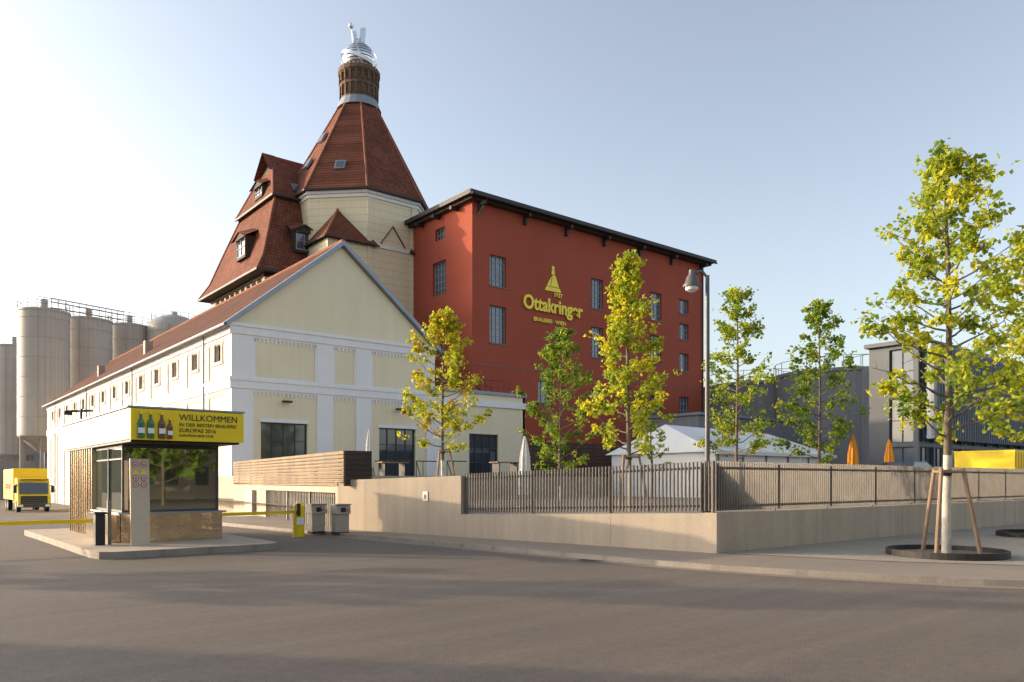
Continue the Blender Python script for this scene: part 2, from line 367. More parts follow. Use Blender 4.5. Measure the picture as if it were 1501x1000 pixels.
def zr(u): return 16.78-sl*abs(u-22.7)
for s in(-1,1):
    e=22.7+s*7.45
    r.poly([(e,HV0-.35,zr(e)),(22.7,HV0-.35,16.78),(22.7,HV1+.3,16.78),(e,HV1+.3,zr(e))],'tileh')
    r.poly([(e,HV0-.3,zr(e)-.2),(22.7,HV0-.3,16.58),(22.7,HV1+.3,16.58),(e,HV1+.3,zr(e)-.2)],'brown')
    r.poly([(e,HV0-.36,zr(e)+.03),(22.7,HV0-.36,16.81),(22.7,HV0-.36,16.5),(e,HV0-.36,zr(e)-.28)],'metaltrim')
    r.poly([(e,HV0-.36,zr(e)+.03),(22.7,HV0-.36,16.81),(22.7,HV0-.02,16.83),(e,HV0-.02,zr(e)+.05)],'metaltrim')
    r.poly([(e,HV0-.36,zr(e)-.28),(22.7,HV0-.36,16.5),(22.7,HV0-.0,16.5),(e,HV0-.0,zr(e)-.28)],'metaltrim')
    r.cyl((e-s*.0,HV0-.36,zr(e)-.08),(e,HV1+.3,zr(e)-.08),.1,.1,8,'metaltrim')
r.cyl((22.7,HV0-.3,16.8),(22.7,HV1,16.8),.12,.12,8,'tilecap')
r.poly([(HU1,HV0,7.95),(37.9,HV0,7.95),(37.9,60,7.95),(HU1,60,7.95)],'dark')
for y in (70,88): r.box(17.2,17.8,y,y+.6,11.5,13.4,'conc')
for y in (49.7,67.5,85.3,103): r.cyl((HU0-.2,y,-1),(HU0-.2,y,10.6),.07,.07,8,'metaltrim')
r.build('roof',hall)
l=MB()
for u in(18.95,26.8,34.0):
    l.cyl((u,HV0-.02,6.35),(u,HV0-.35,6.4),.03,.03,6,'blk'); l.box(u-.28,u+.28,HV0-.5,HV0-.22,6.3,6.42,'blk')
l.build('wall_lamps',hall)
mb=MB()
for i in range(12):
    x=31+i*.6; mb.cyl((x,46.5,8.1),(x,46.5,9.2),.025,.025,5,'railred')
mb.cyl((31,46.5,9.2),(37.6,46.5,9.2),.03,.03,5,'railred'); mb.cyl((31,46.5,8.7),(37.6,46.5,8.7),.02,.02,5,'railred')
mb.cyl((32.5,47.2,10.6),(36.4,47.2,8.6),.04,.04,5,'railred'); mb.cyl((32.5,47.2,9.9),(36.4,47.2,7.95),.08,.08,5,'railred')
for i in range(8): mb.cyl((32.5+i*.55,47.2,9.9-i*.28),(32.5+i*.55,47.2,10.6-i*.28),.02,.02,5,'railred')
mb.box(29.9,32.5,46.9,48.2,9.75,9.85,'railred')
mb.build('roof_stair_railing')
# ---------------------------------------------------------------- RED BUILDING
red=empty('red_brewery_building',(51,50,0)); w=MB(); win=MB(); RU,RV=36.55,50.0
def rw(a,b,z0,z1,nb=(4,5),g='glassb'): return (a-RU,b-RU,z0,z1,g,'framew',nb)
ops=[rw(38.3,40.0,17.5,20.0),rw(38.3,40.0,12.85,15.9),rw(49.85,51.4,17.3,20.0),rw(49.85,51.4,12.85,15.6),rw(57.9,59.6,17.3,20.0),rw(57.9,59.6,13.1,15.8),
 rw(62.3,63.8,18.5,19.95,(3,2)),rw(62.3,63.8,15.9,17.5,(3,3)),rw(62.3,63.8,12.7,14.5,(3,3)),rw(62.3,63.8,8.1,10.1,(3,3)),rw(49.85,51.4,8.0,9.9,(3,3)),rw(57.9,59.6,8.0,9.9,(3,3)),rw(43.5,45.1,8.3,10.2,(3,3))]
wall(w,(RU,RV),(1,0),(0,-1),29.6,-1,23.9,ops,'red',win=win,fw=.05,rev=.3)
wall(w,(RU,RV),(0,1),(-1,0),26,-1,23.9,[(3.9,5.3,21.9,22.9,'glass','framew',(3,2)),(3.7,5.7,17.3,20.1,'glassb','framew',(4,5))],'red',win=win,fw=.05,rev=.3)
w.box(66.13,66.15,50,76,-1,23.9,'red'); w.box(RU,66.15,75.9,76,-1,23.9,'red')
w.box(RU-.02,66.14,RV-.035,RV-.002,10.95,11.0,'joint')
for q in ops: w.box(RU+q[0]-.08,RU+q[1]+.08,RV-.06,RV-.001,q[2]-.1,q[2]-.002,'joint')
w.build('walls',red); win.build('windows',red)
r=MB(); r.box(RU-.8,67.1,RV-.9,77,24.15,24.4,'dark'); r.box(RU-.5,66.8,RV-.6,76.6,23.9,24.15,'brown')
r.box(RU-.86,67.16,RV-.98,RV-.9,24.1,24.44,'dark'); r.box(RU-.88,RU-.8,RV-.9,77,24.1,24.44,'dark'); r.cyl((RU-.8,RV-1.04,24.1),(67.1,RV-1.04,24.1),.09,.09,8,'dark')
for i in range(7):
    u=37.2+i*4.75; r.box(u-.13,u+.13,RV-.85,RV-.01,23.62,23.9,'dark'); r.box(u-.11,u+.11,RV-.3,RV-.01,23.1,23.62,'dark')
for v in(52,54.6,57.2): r.box(RU-.75,RU-.01,v-.13,v+.13,23.62,23.9,'dark')
r.cyl((RU+.9,RV-.8,24.1),(RU+.5,RV-.14,22.9),.06,.06,6,'zinc'); r.cyl((66.0,RV-.12,0),(66.0,RV-.12,24),.07,.07,6,'dark')
r.build('roof',red)
text('Ottakringer',1.62,(41.75,RV-.12,16.15),'yellowsign',red,'sign_lettering',.06,.045,0,.88)
text('1837',.5,(45.2,RV-.1,17.55),'yellowsign',red,'sign_year',.03,.012)
text('BRAUEREI · WIEN',.46,(42.9,RV-.1,15.2),'yellowsign',red,'sign_subtitle',.03,.01,0,1.05)
q=MB()
def flat(pts,z=.08,k='yellowsign'):
    n=len(pts); f=[(x,RV-z,y) for x,y in pts]; b_=[(x,RV-.02,y) for x,y in pts]
    q.poly(f,k)
    for i in range(n): q.poly([f[i],f[(i+1)%n],b_[(i+1)%n],b_[i]],k)
flat([(44.2,18.0),(46.1,18.0),(45.95,18.35),(44.4,18.35)]); flat([(44.45,18.4),(44.85,18.4),(45.0,19.3),(44.75,18.95)]); flat([(44.92,18.4),(45.85,18.4),(45.45,19.4),(45.1,19.4)])
flat([(44.98,19.45),(45.38,19.45),(45.3,19.95),(45.38,20.15),(45.02,20.2),(45.06,19.95)])
q.build('sign_emblem',red)
# ---------------------------------------------------------------- TOWER
tw=empty('octagonal_malt_tower',(34.5,65,0)); TX,TY=34.5,65.0; w=MB(); ap=6.1; Rc=6.6
X0,X1,Y0,Y1=TX-ap,TX+ap,TY-ap,TY+ap; win=MB()
wall(w,(X0,Y0),(1,0),(0,-1),2*ap,0,21.9,[(6.0,6.5,12.9,15.0,'glass','frame',(1,2))],'cream2',win=win)
wall(w,(X0,Y0),(0,1),(-1,0),2*ap,0,21.9,[],'cream2')
w.lathe(TX,TY,[(Rc,21.8),(Rc,26.3)],8,'cream2',R(22.5))
w.lathe(TX,TY,[(Rc+.12,25.75),(Rc+.12,26.0),(Rc+.28,26.05),(Rc+.28,26.4)],8,'white',R(22.5))
w.box(X0-.1,X1,Y0-.1,Y0+.05,21.6,21.9,'white')
w.box(TX-2.5,TX-2.1,Y0-.12,Y0,12,25.7,'cream2'); w.box(TX+1.9,TX+2.5,Y0-.12,Y0,12,25.7,'cream2')
for a,b in(((-1.2,21.95),(0,23.6)),((0,23.6),(1.2,21.95))):
    w.obox((TX+a[0],Y0-.14,a[1]),(b[0]-a[0],0,b[1]-a[1]),(0,.12,0),(0,0,.14),'tilecap')
w.build('walls',tw); win.build('windows',tw)
r=MB()
def broach(cx,cy,sx,sy):
    e=.4
    c=(cx+sx*e,cy+sy*e,21.6); a=(cx-sx*4.6,cy+sy*e,21.6); b_=(cx+sx*e,cy-sy*4.6,21.6); t_=(cx-sx*2.2,cy-sy*2.2,25.3)
    r.poly([c,a,t_],'tile'); r.poly([c,t_,b_],'tile'); r.poly([a,c,b_],'brown')
    r.cyl(c,t_,.1,.1,6,'tilecap'); r.cyl(c,a,.07,.07,6,'dark'); r.cyl(c,b_,.07,.07,6,'dark')
broach(X0,Y0,-1,-1); broach(X1,Y0,1,-1); broach(X0,Y1,-1,1)
r.lathe(TX,TY,[(7.15,26.35),(6.55,27.35),(1.75,36.2)],8,'tile',R(22.5))
r.lathe(TX,TY,[(7.2,26.28),(7.2,26.42)],8,'dark',R(22.5))
for j in range(8):
    wq=R(22.5)+j*math.pi/4; c,s=math.cos(wq),math.sin(wq)
    r.cyl((TX+7.15*c,TY+7.15*s,26.4),(TX+6.55*c,TY+6.55*s,27.4),.11,.11,6,'tilecap'); r.cyl((TX+6.55*c,TY+6.55*s,27.4),(TX+1.75*c,TY+1.75*s,36.22),.11,.1,6,'tilecap')
def skylight(az,rr,z,wd=.9,ht=1.0):
    c,s=math.cos(az),math.sin(az); n_=Vector((c,s,0)); tt=Vector((-s,c,0)); up=Vector((-c*.48,-s*.48,.88))
    p=Vector((TX,TY,z))+n_*rr-tt*wd/2; nr=Vector((c*.88,s*.88,.48))
    r.obox(p,tt*wd,up*ht,nr*.2,'metaltrim'); r.obox(p+tt*.12+up*.12+nr*.17,tt*(wd-.24),up*(ht-.24),nr*.05,'glassb')
skylight(R(225),5.6,28.3); skylight(R(180),5.2,29.3); skylight(R(180),3.8,32)
r.build('roof',tw)
c=MB()
c.lathe(TX,TY,[(2.05,35.9),(1.85,36.4),(1.72,36.75)],20,'metaltrim')
c.lathe(TX,TY,[(1.68,36.7),(1.68,37.8),(1.78,37.9),(1.82,38.1),(1.70,38.15),(1.7,38.9),(1.95,39.15),(1.95,39.5),(1.8,39.55)],20,'brick')
for j in range(20):
    a=j*math.pi/10; cc,ss=math.cos(a),math.sin(a); p=Vector((TX+1.68*cc,TY+1.68*ss,36.95)); tt=Vector((-ss,cc,0))
    c.obox(p-tt*.07,tt*.14,Vector((cc,ss,0))*.12,(0,0,.95),'brick')
    c.obox(Vector((TX+1.7*cc,TY+1.7*ss,38.25))-tt*.08,tt*.16,Vector((cc,ss,0))*.16,(0,0,.8),'brick')
for j in range(28):
    a=j*math.pi/14; cc,ss=math.cos(a),math.sin(a); p=Vector((TX+1.8*cc,TY+1.8*ss,39.5)); tt=Vector((-ss,cc,0)); c.obox(p-tt*.08,tt*.16,Vector((-cc,-ss,0))*.14,(0,0,.22),'brick')
c.build('brick_lantern',tw)
b_=MB(); cz=40.7
b_.lathe(TX,TY,[(1.35,39.55),(1.5,39.75),(1.35,39.85)],24,'chrome')
for i in range(9):
    z0_=-1.15+i*.27; rr=math.sqrt(max(1.52**2-z0_*z0_,.1)); r2=math.sqrt(max(1.52**2-(z0_+.17)**2,.1))
    b_.lathe(TX,TY,[(rr,cz+z0_),(r2,cz+z0_+.17)],28,'chrome',caps=False)
b_.lathe(TX,TY,[(1.1,39.7),(1.2,40.2),(1.2,41.2),(.9,41.9)],20,'zinc')
def band(Rr,wd,tilt,az):
    rot=Matrix.Rotation(az,3,'Z')@Matrix.Rotation(tilt,3,'X'); n=40; C_=Vector((TX,TY,cz)); i=len(b_.v)
    for j in range(n):
        a=2*math.pi*j/n
        for h in(-wd/2,wd/2): b_.v.append(tuple(C_+rot@Vector((Rr*math.cos(a),Rr*math.sin(a),h))))
    for j in range(n):
        k2=(j+1)%n; b_.f.append((i+2*j,i+2*k2,i+2*k2+1,i+2*j+1)); b_.m.append(b_.mi('chrome'))
band(1.66,.3,R(20),R(30)); band(1.68,.22,R(68),R(-30)); band(1.66,.2,R(75),R(60))
rx,ry=.776,-.631
for x0,x1,z0,z1,sk_ in((-.35,.15,42.1,42.7,.0),(.0,.45,42.3,43.7,.12),(-.45,-.15,42.5,43.4,-.15)):
    b_.obox((TX+rx*x0,TY+ry*x0,z0),(rx*(x1-x0),ry*(x1-x0),.1),(.3,.4,0),(sk_*rx,sk_*ry,z1-z0),'chrome')
b_.cyl((TX-.5*.776,TY+.5*.631,42),(TX-.75*.776,TY+.75*.631,44.0),.06,.04,6,'chrome')
b_.lathe(TX-.75*.776,TY+.75*.631,[(.05,43.6),(.25,43.8),(.25,44.0),(.05,44.2)],10,'chrome')
b_.build('steel_globe',tw,smooth=True)
# ---------------------------------------------------------------- KILN ROOF BUILDING
kn=empty('kiln_house',(27,69,0)); w=MB(); win=MB()
wall(w,(24.6,62.7),(1,0),(0,-1),6,8,18.9,[(.5+i*.95,1.25+i*.95,17.2,18.5,'glass','frame',(1,1)) for i in range(5)],'cream',win=win)
wall(w,(24.6,62.7),(0,1),(-1,0),13.2,8,18.9,[(.6+i*1.3,1.6+i*1.3,17.3,18.5,'glass','frame',(1,1)) for i in range(9)],'cream',win=win)
w.box(24.5,30.6,62.6,62.72,18.5,18.95,'brown');w.box(24.5,24.62,62.7,75.9,18.5,18.95,'brown'); w.box(24.45,30.6,62.55,62.72,16.9,17.12,'metaltrim')
w.poly([(24.6,75.9,8),(32,75.9,8),(32,75.9,18.9),(24.6,75.9,18.9)],'cream')
w.build('walls',kn); win.build('windows',kn)
r=MB()
rings=[(23.6,61.75,76.9,18.85),(24.45,62.6,76.0,20.3),(25.2,63.35,74.6,22.8),(26.2,64.35,72.4,26.15)]
for a,b2 in zip(rings,rings[1:]):
    r.poly([(a[0],a[1],a[3]),(31.5,a[1],a[3]),(31.5,b2[1],b2[3]),(b2[0],b2[1],b2[3])],'tile')
    r.poly([(a[0],a[2],a[3]),(a[0],a[1],a[3]),(b2[0],b2[1],b2[3]),(b2[0],b2[2],b2[3])],'tile')
    r.poly([(31.5,a[2],a[3]),(a[0],a[2],a[3]),(b2[0],b2[2],b2[3]),(31.5,b2[2],b2[3])],'tile')
    r.cyl((a[0],a[1],a[3]),(b2[0],b2[1],b2[3]),.11,.11,6,'tilecap')
    r.cyl((a[0],a[2],a[3]),(b2[0],b2[2],b2[3]),.11,.11,6,'tilecap')
r.poly([(23.6,61.75,18.8),(31.5,61.75,18.8),(31.5,76.9,18.8),(23.6,76.9,18.8)],'brown')
r.box(23.52,31.5,61.67,61.75,18.74,18.92,'dark'); r.box(23.52,23.6,61.75,76.9,18.74,18.92,'dark')
A=(25.8,63.9,26.0);B_=(25.8,72.9,26.0);A2=(34,63.9,26.0);B2=(34,72.9,26.0);Rg=(27.5,68.4,31.0);R2=(34,68.4,31.0)
H1=(27.0,66.9,29.35);H2=(27.0,69.9,29.35)
r.poly([A,A2,R2,Rg,H1],'tile'); r.poly([B_,H2,Rg,R2,B2],'tile'); r.poly([B_,A,H1,H2],'tile'); r.poly([H1,Rg,H2],'brown'); r.poly([A,A2,B2,B_],'brown')
r.poly([(26.5,66.6,29.1),(26.6,68.4,31.15),(27.8,68.4,31.15),(27.2,66.6,29.1)],'tile'); r.poly([(26.5,70.2,29.1),(26.6,68.4,31.15),(27.8,68.4,31.15),(27.2,70.2,29.1)],'tile')
for a,b2 in((A,H1),(B_,H2),(Rg,R2)): r.cyl(a,b2,.11,.11,6,'tilecap')
r.box(25.72,31,63.82,63.9,25.88,26.08,'dark'); r.box(25.72,25.8,63.9,72.9,25.88,26.08,'dark')
def dormf(u0,u1,v0,z0,z1):
    wall(r,(u0,v0),(1,0),(0,-1),u1-u0,z0,z1,[(.15,u1-u0-.15,z0+.25,z1-.12,'glassb','framew',(2,2))],'brown',rev=.1)
    for u in(u0,u1): r.poly([(u,v0,z0),(u,v0+3,z0),(u,v0+2.4,z1),(u,v0,z1)],'brown')
    m_=(u0+u1)/2
    r.poly([(u0-.45,v0-.35,z1-.25),(m_,v0-.2,z1+.45),(m_,v0+2.6,z1+1.7),(u0-.2,v0+1.6,z1+.9)],'tile'); r.poly([(u1+.45,v0-.35,z1-.25),(m_,v0-.2,z1+.45),(m_,v0+2.6,z1+1.7),(u1+.2,v0+1.6,z1+.9)],'tile')
    r.poly([(u0-.4,v0-.15,z1-.2),(m_,v0-.1,z1+.42),(u1+.4,v0-.15,z1-.2)],'brown')
    r.obox((u0-.45,v0-.37,z1-.3),(m_-u0+.45,.15,.7),(0,.06,0),(0,0,.12),'brown'); r.obox((m_,v0-.22,z1+.4),(u1+.45-m_,-.15,-.7),(0,.06,0),(0,0,.12),'brown')
dormf(27.1,28.9,62.5,21.0,22.9)
def dorml(v0,v1,u0,z0,z1):
    wall(r,(u0,v0),(0,1),(-1,0),v1-v0,z0,z1,[(.15,v1-v0-.15,z0+.25,z1-.12,'glassb','framew',(2,2))],'brown',rev=.1)
    for v in(v0,v1): r.poly([(u0,v,z0),(u0+3,v,z0),(u0+2.4,v,z1),(u0,v,z1)],'brown')
    m_=(v0+v1)/2
    for s,e in((-1,v0),(1,v1)): r.poly([(u0-.35,e+s*.45,z1-.25),(u0-.2,m_,z1+.45),(u0+2.6,m_,z1+1.7),(u0+1.6,e+s*.2,z1+.9)],'tile')
    r.poly([(u0-.15,v0-.4,z1-.2),(u0-.1,m_,z1+.42),(u0-.15,v1+.4,z1-.2)],'brown')
dorml(66.3,68.5,24.3,20.9,22.8); dorml(66.6,68.4,25.9,26.6,27.7)
for u in(28.0,29.2):
    r.obox((u,64.7,27.0),(.6,0,0),(0,.6,.66),(0,-.1,.1),'metaltrim'); r.obox((u+.08,64.74,27.15),(.44,0,0),(0,.42,.46),(0,-.13,.13),'glassb')
r.build('roof',kn)
# ---------------------------------------------------------------- SILOS
def W(px,D):
    t_=(px-750.5)/1138; return ((.776*t_+.631)*D,(-.631*t_+.776)*D)
def silo(cx,cy,r_,z0,z1,dome=False):
    e=empty('grain_silo',(cx,cy,0)); m_=MB()
    pr=[(.6,z0-2.2),(r_,z0)]
    z=z0
    while z<z1-2.6: pr+=[(r_,z+2.5),(r_+.05,z+2.52),(r_+.05,z+2.6),(r_,z+2.62)]; z+=2.62
    pr+=[(r_,z1)]
    if dome: pr+=[(r_*.85,z1+.9),(r_*.55,z1+1.6),(r_*.2,z1+1.95),(.05,z1+2)]
    else: pr+=[(r_+.1,z1),(r_+.1,z1+.25),(.1,z1+.5)]
    m_.lathe(cx,cy,pr,32,'silo')
    for j in range(6):
        a=j*math.pi/3+.3; x,y=cx+(r_-.3)*math.cos(a),cy+(r_-.3)*math.sin(a); m_.box(x-.2,x+.2,y-.2,y+.2,-2,z0+.1,'concg')
    m_.build('tank',e,smooth=True)
    m_=MB(); zt=z1+(.3 if not dome else .9); rr=r_ if not dome else r_*.85
    for j in range(16):
        a=j*math.pi/8; x,y=cx+rr*math.cos(a),cy+rr*math.sin(a); a2=(j+1)*math.pi/8; x2,y2=cx+rr*math.cos(a2),cy+rr*math.sin(a2)
        m_.cyl((x,y,zt),(x,y,zt+1.1),.04,.04,4,'zinc')
        for h in(.55,1.1): m_.cyl((x,y,zt+h),(x2,y2,zt+h),.035,.035,4,'zinc')
    m_.cyl((cx,cy,zt),(cx,cy,zt+1.6),.5,.5,10,'silo')
    m_.build('railing',e)
for px,D,r_,z1 in((64,105,3.1,24.2),(129,113,3.15,24.7),(189,121,3.15,25.4)): silo(*W(px,D),r_,7.6,z1)
silo(*W(255,122),3.9,9,25.6,True)
for i in range(7): silo(*W(21-i*13,131+i*9),3.0,6,24.0+i*.2)
for i in range(2): silo(*W(92+i*55,128+i*8),3.1,7.6,24.3)
mb=MB()
a=Vector(W(64,105)); b2=Vector(W(189,121)); 
for o_ in(-.8,.8): 
    for h in(1.2,2.0,2.5): mb.cyl((a.x+o_,a.y,24.6+h-.6),(b2.x+o_,b2.y,25.9+h-.6),.05,.05,4,'zinc')
for i in range(14):
    p=a.lerp(b2,i/13); z=24.6+1.3*i/13; mb.cyl((p.x,p.y,z),(p.x,p.y,z+1.9),.05,.05,4,'zinc')
mb.build('silo_catwalk')
mb=MB(); x,y=W(20,170); mb.box(x-60,x+20,y,y+15,-2,9,'concg'); x,y=W(60,112); mb.box(x-8,x+6,y,y+8,-2,4.5,'concg')
mb.build('silo_base_building')
# ---------------------------------------------------------------- KIOSK
mb=MB()
pl=[(3.3,27),(3.36,18.0),(3.45,17.6),(3.7,17.42),(6.95,17.45),(7.2,17.6),(7.3,18),(7.35,27)]
mb.poly([(x,y,.15) for x,y in pl],'conc')
for i in range(len(pl)):
    a,b2=pl[i],pl[(i+1)%len(pl)]; mb.poly([(a[0],a[1],-.1),(b2[0],b2[1],-.1),(b2[0],b2[1],.15),(a[0],a[1],.15)],'kerb')
mb.build('traffic_island')
ki=empty('gatehouse_kiosk',(5.4,20,0)); w=MB()
w.box(4.19,6.64,18.34,26.2,2.52,3.2,'kband'); w.box(4.23,6.6,18.4,26.1,2.46,2.52,'blk')
w.box(4.13,6.7,18.28,26.26,3.2,3.24,'metaltrim')
w.box(4.35,6.6,22.7,26.1,.15,2.46,'kmetal')
y=22.72
while y<26.0: w.box(4.28,4.35,y,y+.08,.15,2.46,'kmetal'); y+=.3
n=9
for i in range(n):
    u=4.32+i*(6.64-4.32)/n; du=(6.64-4.32)/n; o1=.07*math.sin(math.pi*i/n)+.02*(i%2); o2=.07*math.sin(math.pi*(i+1)/n)+.02*((i+1)%2)
    w.poly([(u,19.72-o1,.15),(u+du,19.72-o2,.15),(u+du,19.72-o2,.82),(u,19.72-o1,.82)],'kmetal2')
w.box(4.30,6.66,19.76,22.69,.15,.82,'kmetal2'); w.box(4.24,6.72,19.6,22.69,.82,.86,'metaltrim')
w.box(4.1,4.3,19.9,22.5,.15,.8,'kmetal2')
for x in(4.4,6.5): w.cyl((x,19.0,2.46),(x,19.0,2.5),.05,.05,8,'signwhite')
w.build('steel_cladding',ki)
w=MB(); w.box(4.40,6.56,19.83,22.69,.87,2.45,'kglass'); w.build('glazing',ki)
w=MB()
for x,y in((4.36,19.79),(6.53,19.79),(4.36,21.2),(6.53,21.2)): w.box(x,x+.05,y,y+.05,.86,2.46,'frame')
for z in(.86,2.38):
    w.box(4.37,6.58,19.8,19.84,z,z+.05,'frame'); w.box(4.37,4.41,19.84,22.7,z,z+.05,'frame')
w.box(4.37,4.41,19.84,22.7,2.1,2.14,'frame')
w.build('window_frames',ki)
s_=MB(); s_.box(4.2,6.66,18.27,18.33,2.5,3.18,'yellow')
def bottle(x,z,h,k):
    n=12; pr=[(.26,0),(.27,.02),(.27,.55),(.2,.66),(.1,.74),(.085,.95),(.11,.96),(.11,1.0)]
    i0=len(s_.v); 
    for r_,t_ in pr:
        for j in range(n):
            a=2*math.pi*j/n; s_.v.append((x+r_*h*.5*math.cos(a),18.25+r_*h*.2*math.sin(a),z+t_*h))
    for a in range(len(pr)-1):
        for j in range(n): s_.f.append((i0+a*n+j,i0+a*n+(j+1)%n,i0+(a+1)*n+(j+1)%n,i0+(a+1)*n+j)); s_.m.append(s_.mi(k))
    s_.box(x-.115*h,x+.115*h,18.25-.075*h,18.25-.05*h,z+.18*h,z+.38*h,'signwhite')
    s_.box(x-.05*h,x+.05*h,18.25-.05*h,18.25+.02*h,z+.9*h,z+1.01*h,'yellowsign')
bottle(4.40,2.54,.58,'green'); bottle(4.60,2.54,.58,'green'); bottle(4.83,2.54,.58,'amber'); bottle(5.0,2.54,.46,'amber')
s_.build('sign_panel',ki)
for tx,sz,z in(('WILLKOMMEN',.2,2.965),('IN DER BESTEN BRAUEREI',.112,2.83),('EUROPAS 2016',.125,2.70),('EUROPEAN BEER STAR',.075,2.60)):
    text(tx,sz,(5.2,18.262,z),'blk',ki,'sign_text',.003,.0,0,1)
w=MB()
w.cyl((4.3,24.2,3.24),(4.3,24.2,3.6),.03,.03,6,'blk'); w.cyl((3.95,24.4,3.52),(4.6,24.2,3.56),.03,.03,6,'blk'); w.box(3.9,4.1,24.3,24.5,3.42,3.52,'blk')
w.cyl((6.7,19.2,2.6),(6.85,19.2,2.6),.05,.08,8,'blk')
w.build('camera_bracket',ki)
mb=MB(); mb.obox((4.32,18.75,.15),(.40,.0,0),(0,.05,0),(0,.12,1.95),'beige')
def disc(x,z,r_,k,yo): 
    y=18.75+(z-.15)*.0615-yo
    mb.cyl((x,y,z),(x,y-.006,z),r_,r_,16,k)
for i,z in enumerate((1.97,1.81,1.66,1.51)):
    for x in(4.43,4.60):
        if i==1: 
            y=18.75+(z-.15)*.0615-.004; mb.poly([(x-.07,y,z-.05),(x+.07,y,z-.05),(x,y,z+.07)],'yellow'); continue
        disc(x,z,.062,'signred',.002); disc(x,z,.042,'signwhite',.009); mb.box(x-.02,x+.02,18.74+(z-.15)*.0615-.022,18.74+(z-.15)*.0615-.012,z-.016,z+.016,'blk')
mb.build('information_board')
mb=MB(); mb.box(3.72,3.92,19.35,19.6,.15,.85,'blk'); mb.box(3.69,3.95,19.3,19.65,.85,.9,'blk'); mb.box(4.0,4.08,19.5,19.6,.15,1.15,'zinc'); mb.build('intercom_post',bevel=.01)
def boom(name,p0,p1,z,post):
    m_=MB(); a,b2=Vector(p0),Vector(p1)
    m_.obox((a.x,a.y,z),(b2.x-a.x,b2.y-a.y,0),(0,.045,0),(0,0,.09),'yellow')
    if post=='y':
        m_.lathe(a.x+.12,a.y,[(.16,0),(.16,.86),(.13,.93),(.02,.95)],18,'yellow'); m_.box(a.x-.02,a.x+.08,a.y-.22,a.y-.14,.6,.95,'blk'); m_.box(a.x+.0,a.x+.2,a.y-.19,a.y-.155,.35,.55,'signwhite')
    return m_.build(name)
boom('barrier',(9.2,21.2),(6.75,20.8),.66,'y'); boom('barrier',(3.85,20.3),(-4,20.0),.62,'n')
mb=MB(); mb.lathe(9.75,22.2,[(.09,0),(.09,.9),(.06,.97),(.01,.98)],14,'yellow'); mb.lathe(9.75,22.2,[(.093,.6),(.093,.7)],14,'blk',caps=False); mb.build('yellow_bollard')
def machine(x,y):
    m_=MB(); m_.box(x-.2,x+.2,y-.18,y+.18,.05,.12,'dark'); m_.box(x-.2,x+.2,y-.17,y+.17,.12,.64,'grey')
    m_.obox((x-.23,y-.22,.64),(.46,0,0),(0,.4,0),(0,.04,.26),'grey'); m_.box(x-.24,x+.24,y-.24,y+.22,.9,.93,'metaltrim')
    m_.box(x-.09,x+.07,y-.235,y-.215,.7,.83,'blk'); m_.box(x+.11,x+.15,y-.235,y-.215,.72,.78,'signred')
    return m_.build('ticket_machine',bevel=.012)
machine(9.95,21.4); machine(10.38,20.7)
# ---------------------------------------------------------------- STREET LAMP
mb=MB(); lx,ly=14.05,10.5
mb.cyl((lx,ly,.66),(lx,ly,1.9),.075,.07,12,'lampmetal'); mb.cyl((lx,ly,1.9),(lx,ly,6.1),.055,.045,12,'lampmetal')
rx,ry=-.776,.631
mb.cyl((lx,ly,6.05),(lx+rx*.12,ly+ry*.12,6.2),.03,.03,8,'lampmetal'); mb.cyl((lx+rx*.12,ly+ry*.12,6.2),(lx+rx*.32,ly+ry*.32,6.12),.03,.03,8,'lampmetal')
hx,hy=lx+rx*.34,ly+ry*.34
mb.lathe(hx,hy,[(.06,6.22),(.07,6.12),(.12,6.06),(.15,5.94),(.2,5.88),(.2,5.85)],20,'lampmetal'); mb.lathe(hx,hy,[(.15,5.85),(.13,5.78),(.06,5.74)],20,'signwhite')
mb.build('street_lamp',smooth=True)
# ---------------------------------------------------------------- PARASOLS
def parasol(x,y,z,h,k,r_=.2):
    m_=MB(); m_.cyl((x,y,z),(x,y,z+h),.03,.03,8,'zinc'); n=16; i0=len(m_.v); pr=[(r_*1.0,.18),(r_*1.15,.3),(r_*.8,.55),(r_*.75,.7),(r_*.35,.92),(.03,1.0)]
    for r2,t_ in pr:
        for j in range(n):
            a=2*math.pi*j/n; q=r2*(1 if j%2 else .7); m_.v.append((x+q*math.cos(a),y+q*math.sin(a),z+h*t_))
    for a in range(len(pr)-1):
        for j in range(n): m_.f.append((i0+a*n+j,i0+a*n+(j+1)%n,i0+(a+1)*n+(j+1)%n,i0+(a+1)*n+j)); m_.m.append(m_.mi(k))
    m_.cyl((x,y,z),(x,y,z+.08),.3,.3,12,'concg'); return m_.build('parasol')
parasol(*W(769,27),.66,2.5,'canvas',.26); parasol(*W(541,41),1.85,2.5,'canvas',.24)
parasol(*W(1250,38),.66,3.2,'canvaso',.33); parasol(*W(1303,42),.66,3.2,'canvaso',.33)
mb=MB()
for px in(545,610,655):
    x,y=W(px,45); 
    for o_ in(0,.45): mb.cyl((x+o_,y,1.85),(x+o_,y,2.75),.025,.025,6,'blk')
    mb.cyl((x-.5,y-1.2,1.9),(x,y,2.75),.03,.03,6,'blk'); mb.cyl((x,y,2.75),(x+1.4,y,2.75),.03,.03,6,'blk')
mb.build('stair_handrail')
mb=MB()
for px in(520,575,740): 
    x,y=W(px,41); mb.box(x-.8,x+.8,y-.35,y+.35,2.55,2.6,'wood'); 
    for o_ in(-.6,.6): mb.box(x+o_-.03,x+o_+.03,y-.3,y+.3,1.85,2.55,'blk')
mb.build('beer_garden_tables')
mb=MB()
for i in range(14): mb.box(30.6,41.8,36+random.uniform(-.01,.01),36.05,.7+i*.24,.9+i*.24,'brown')
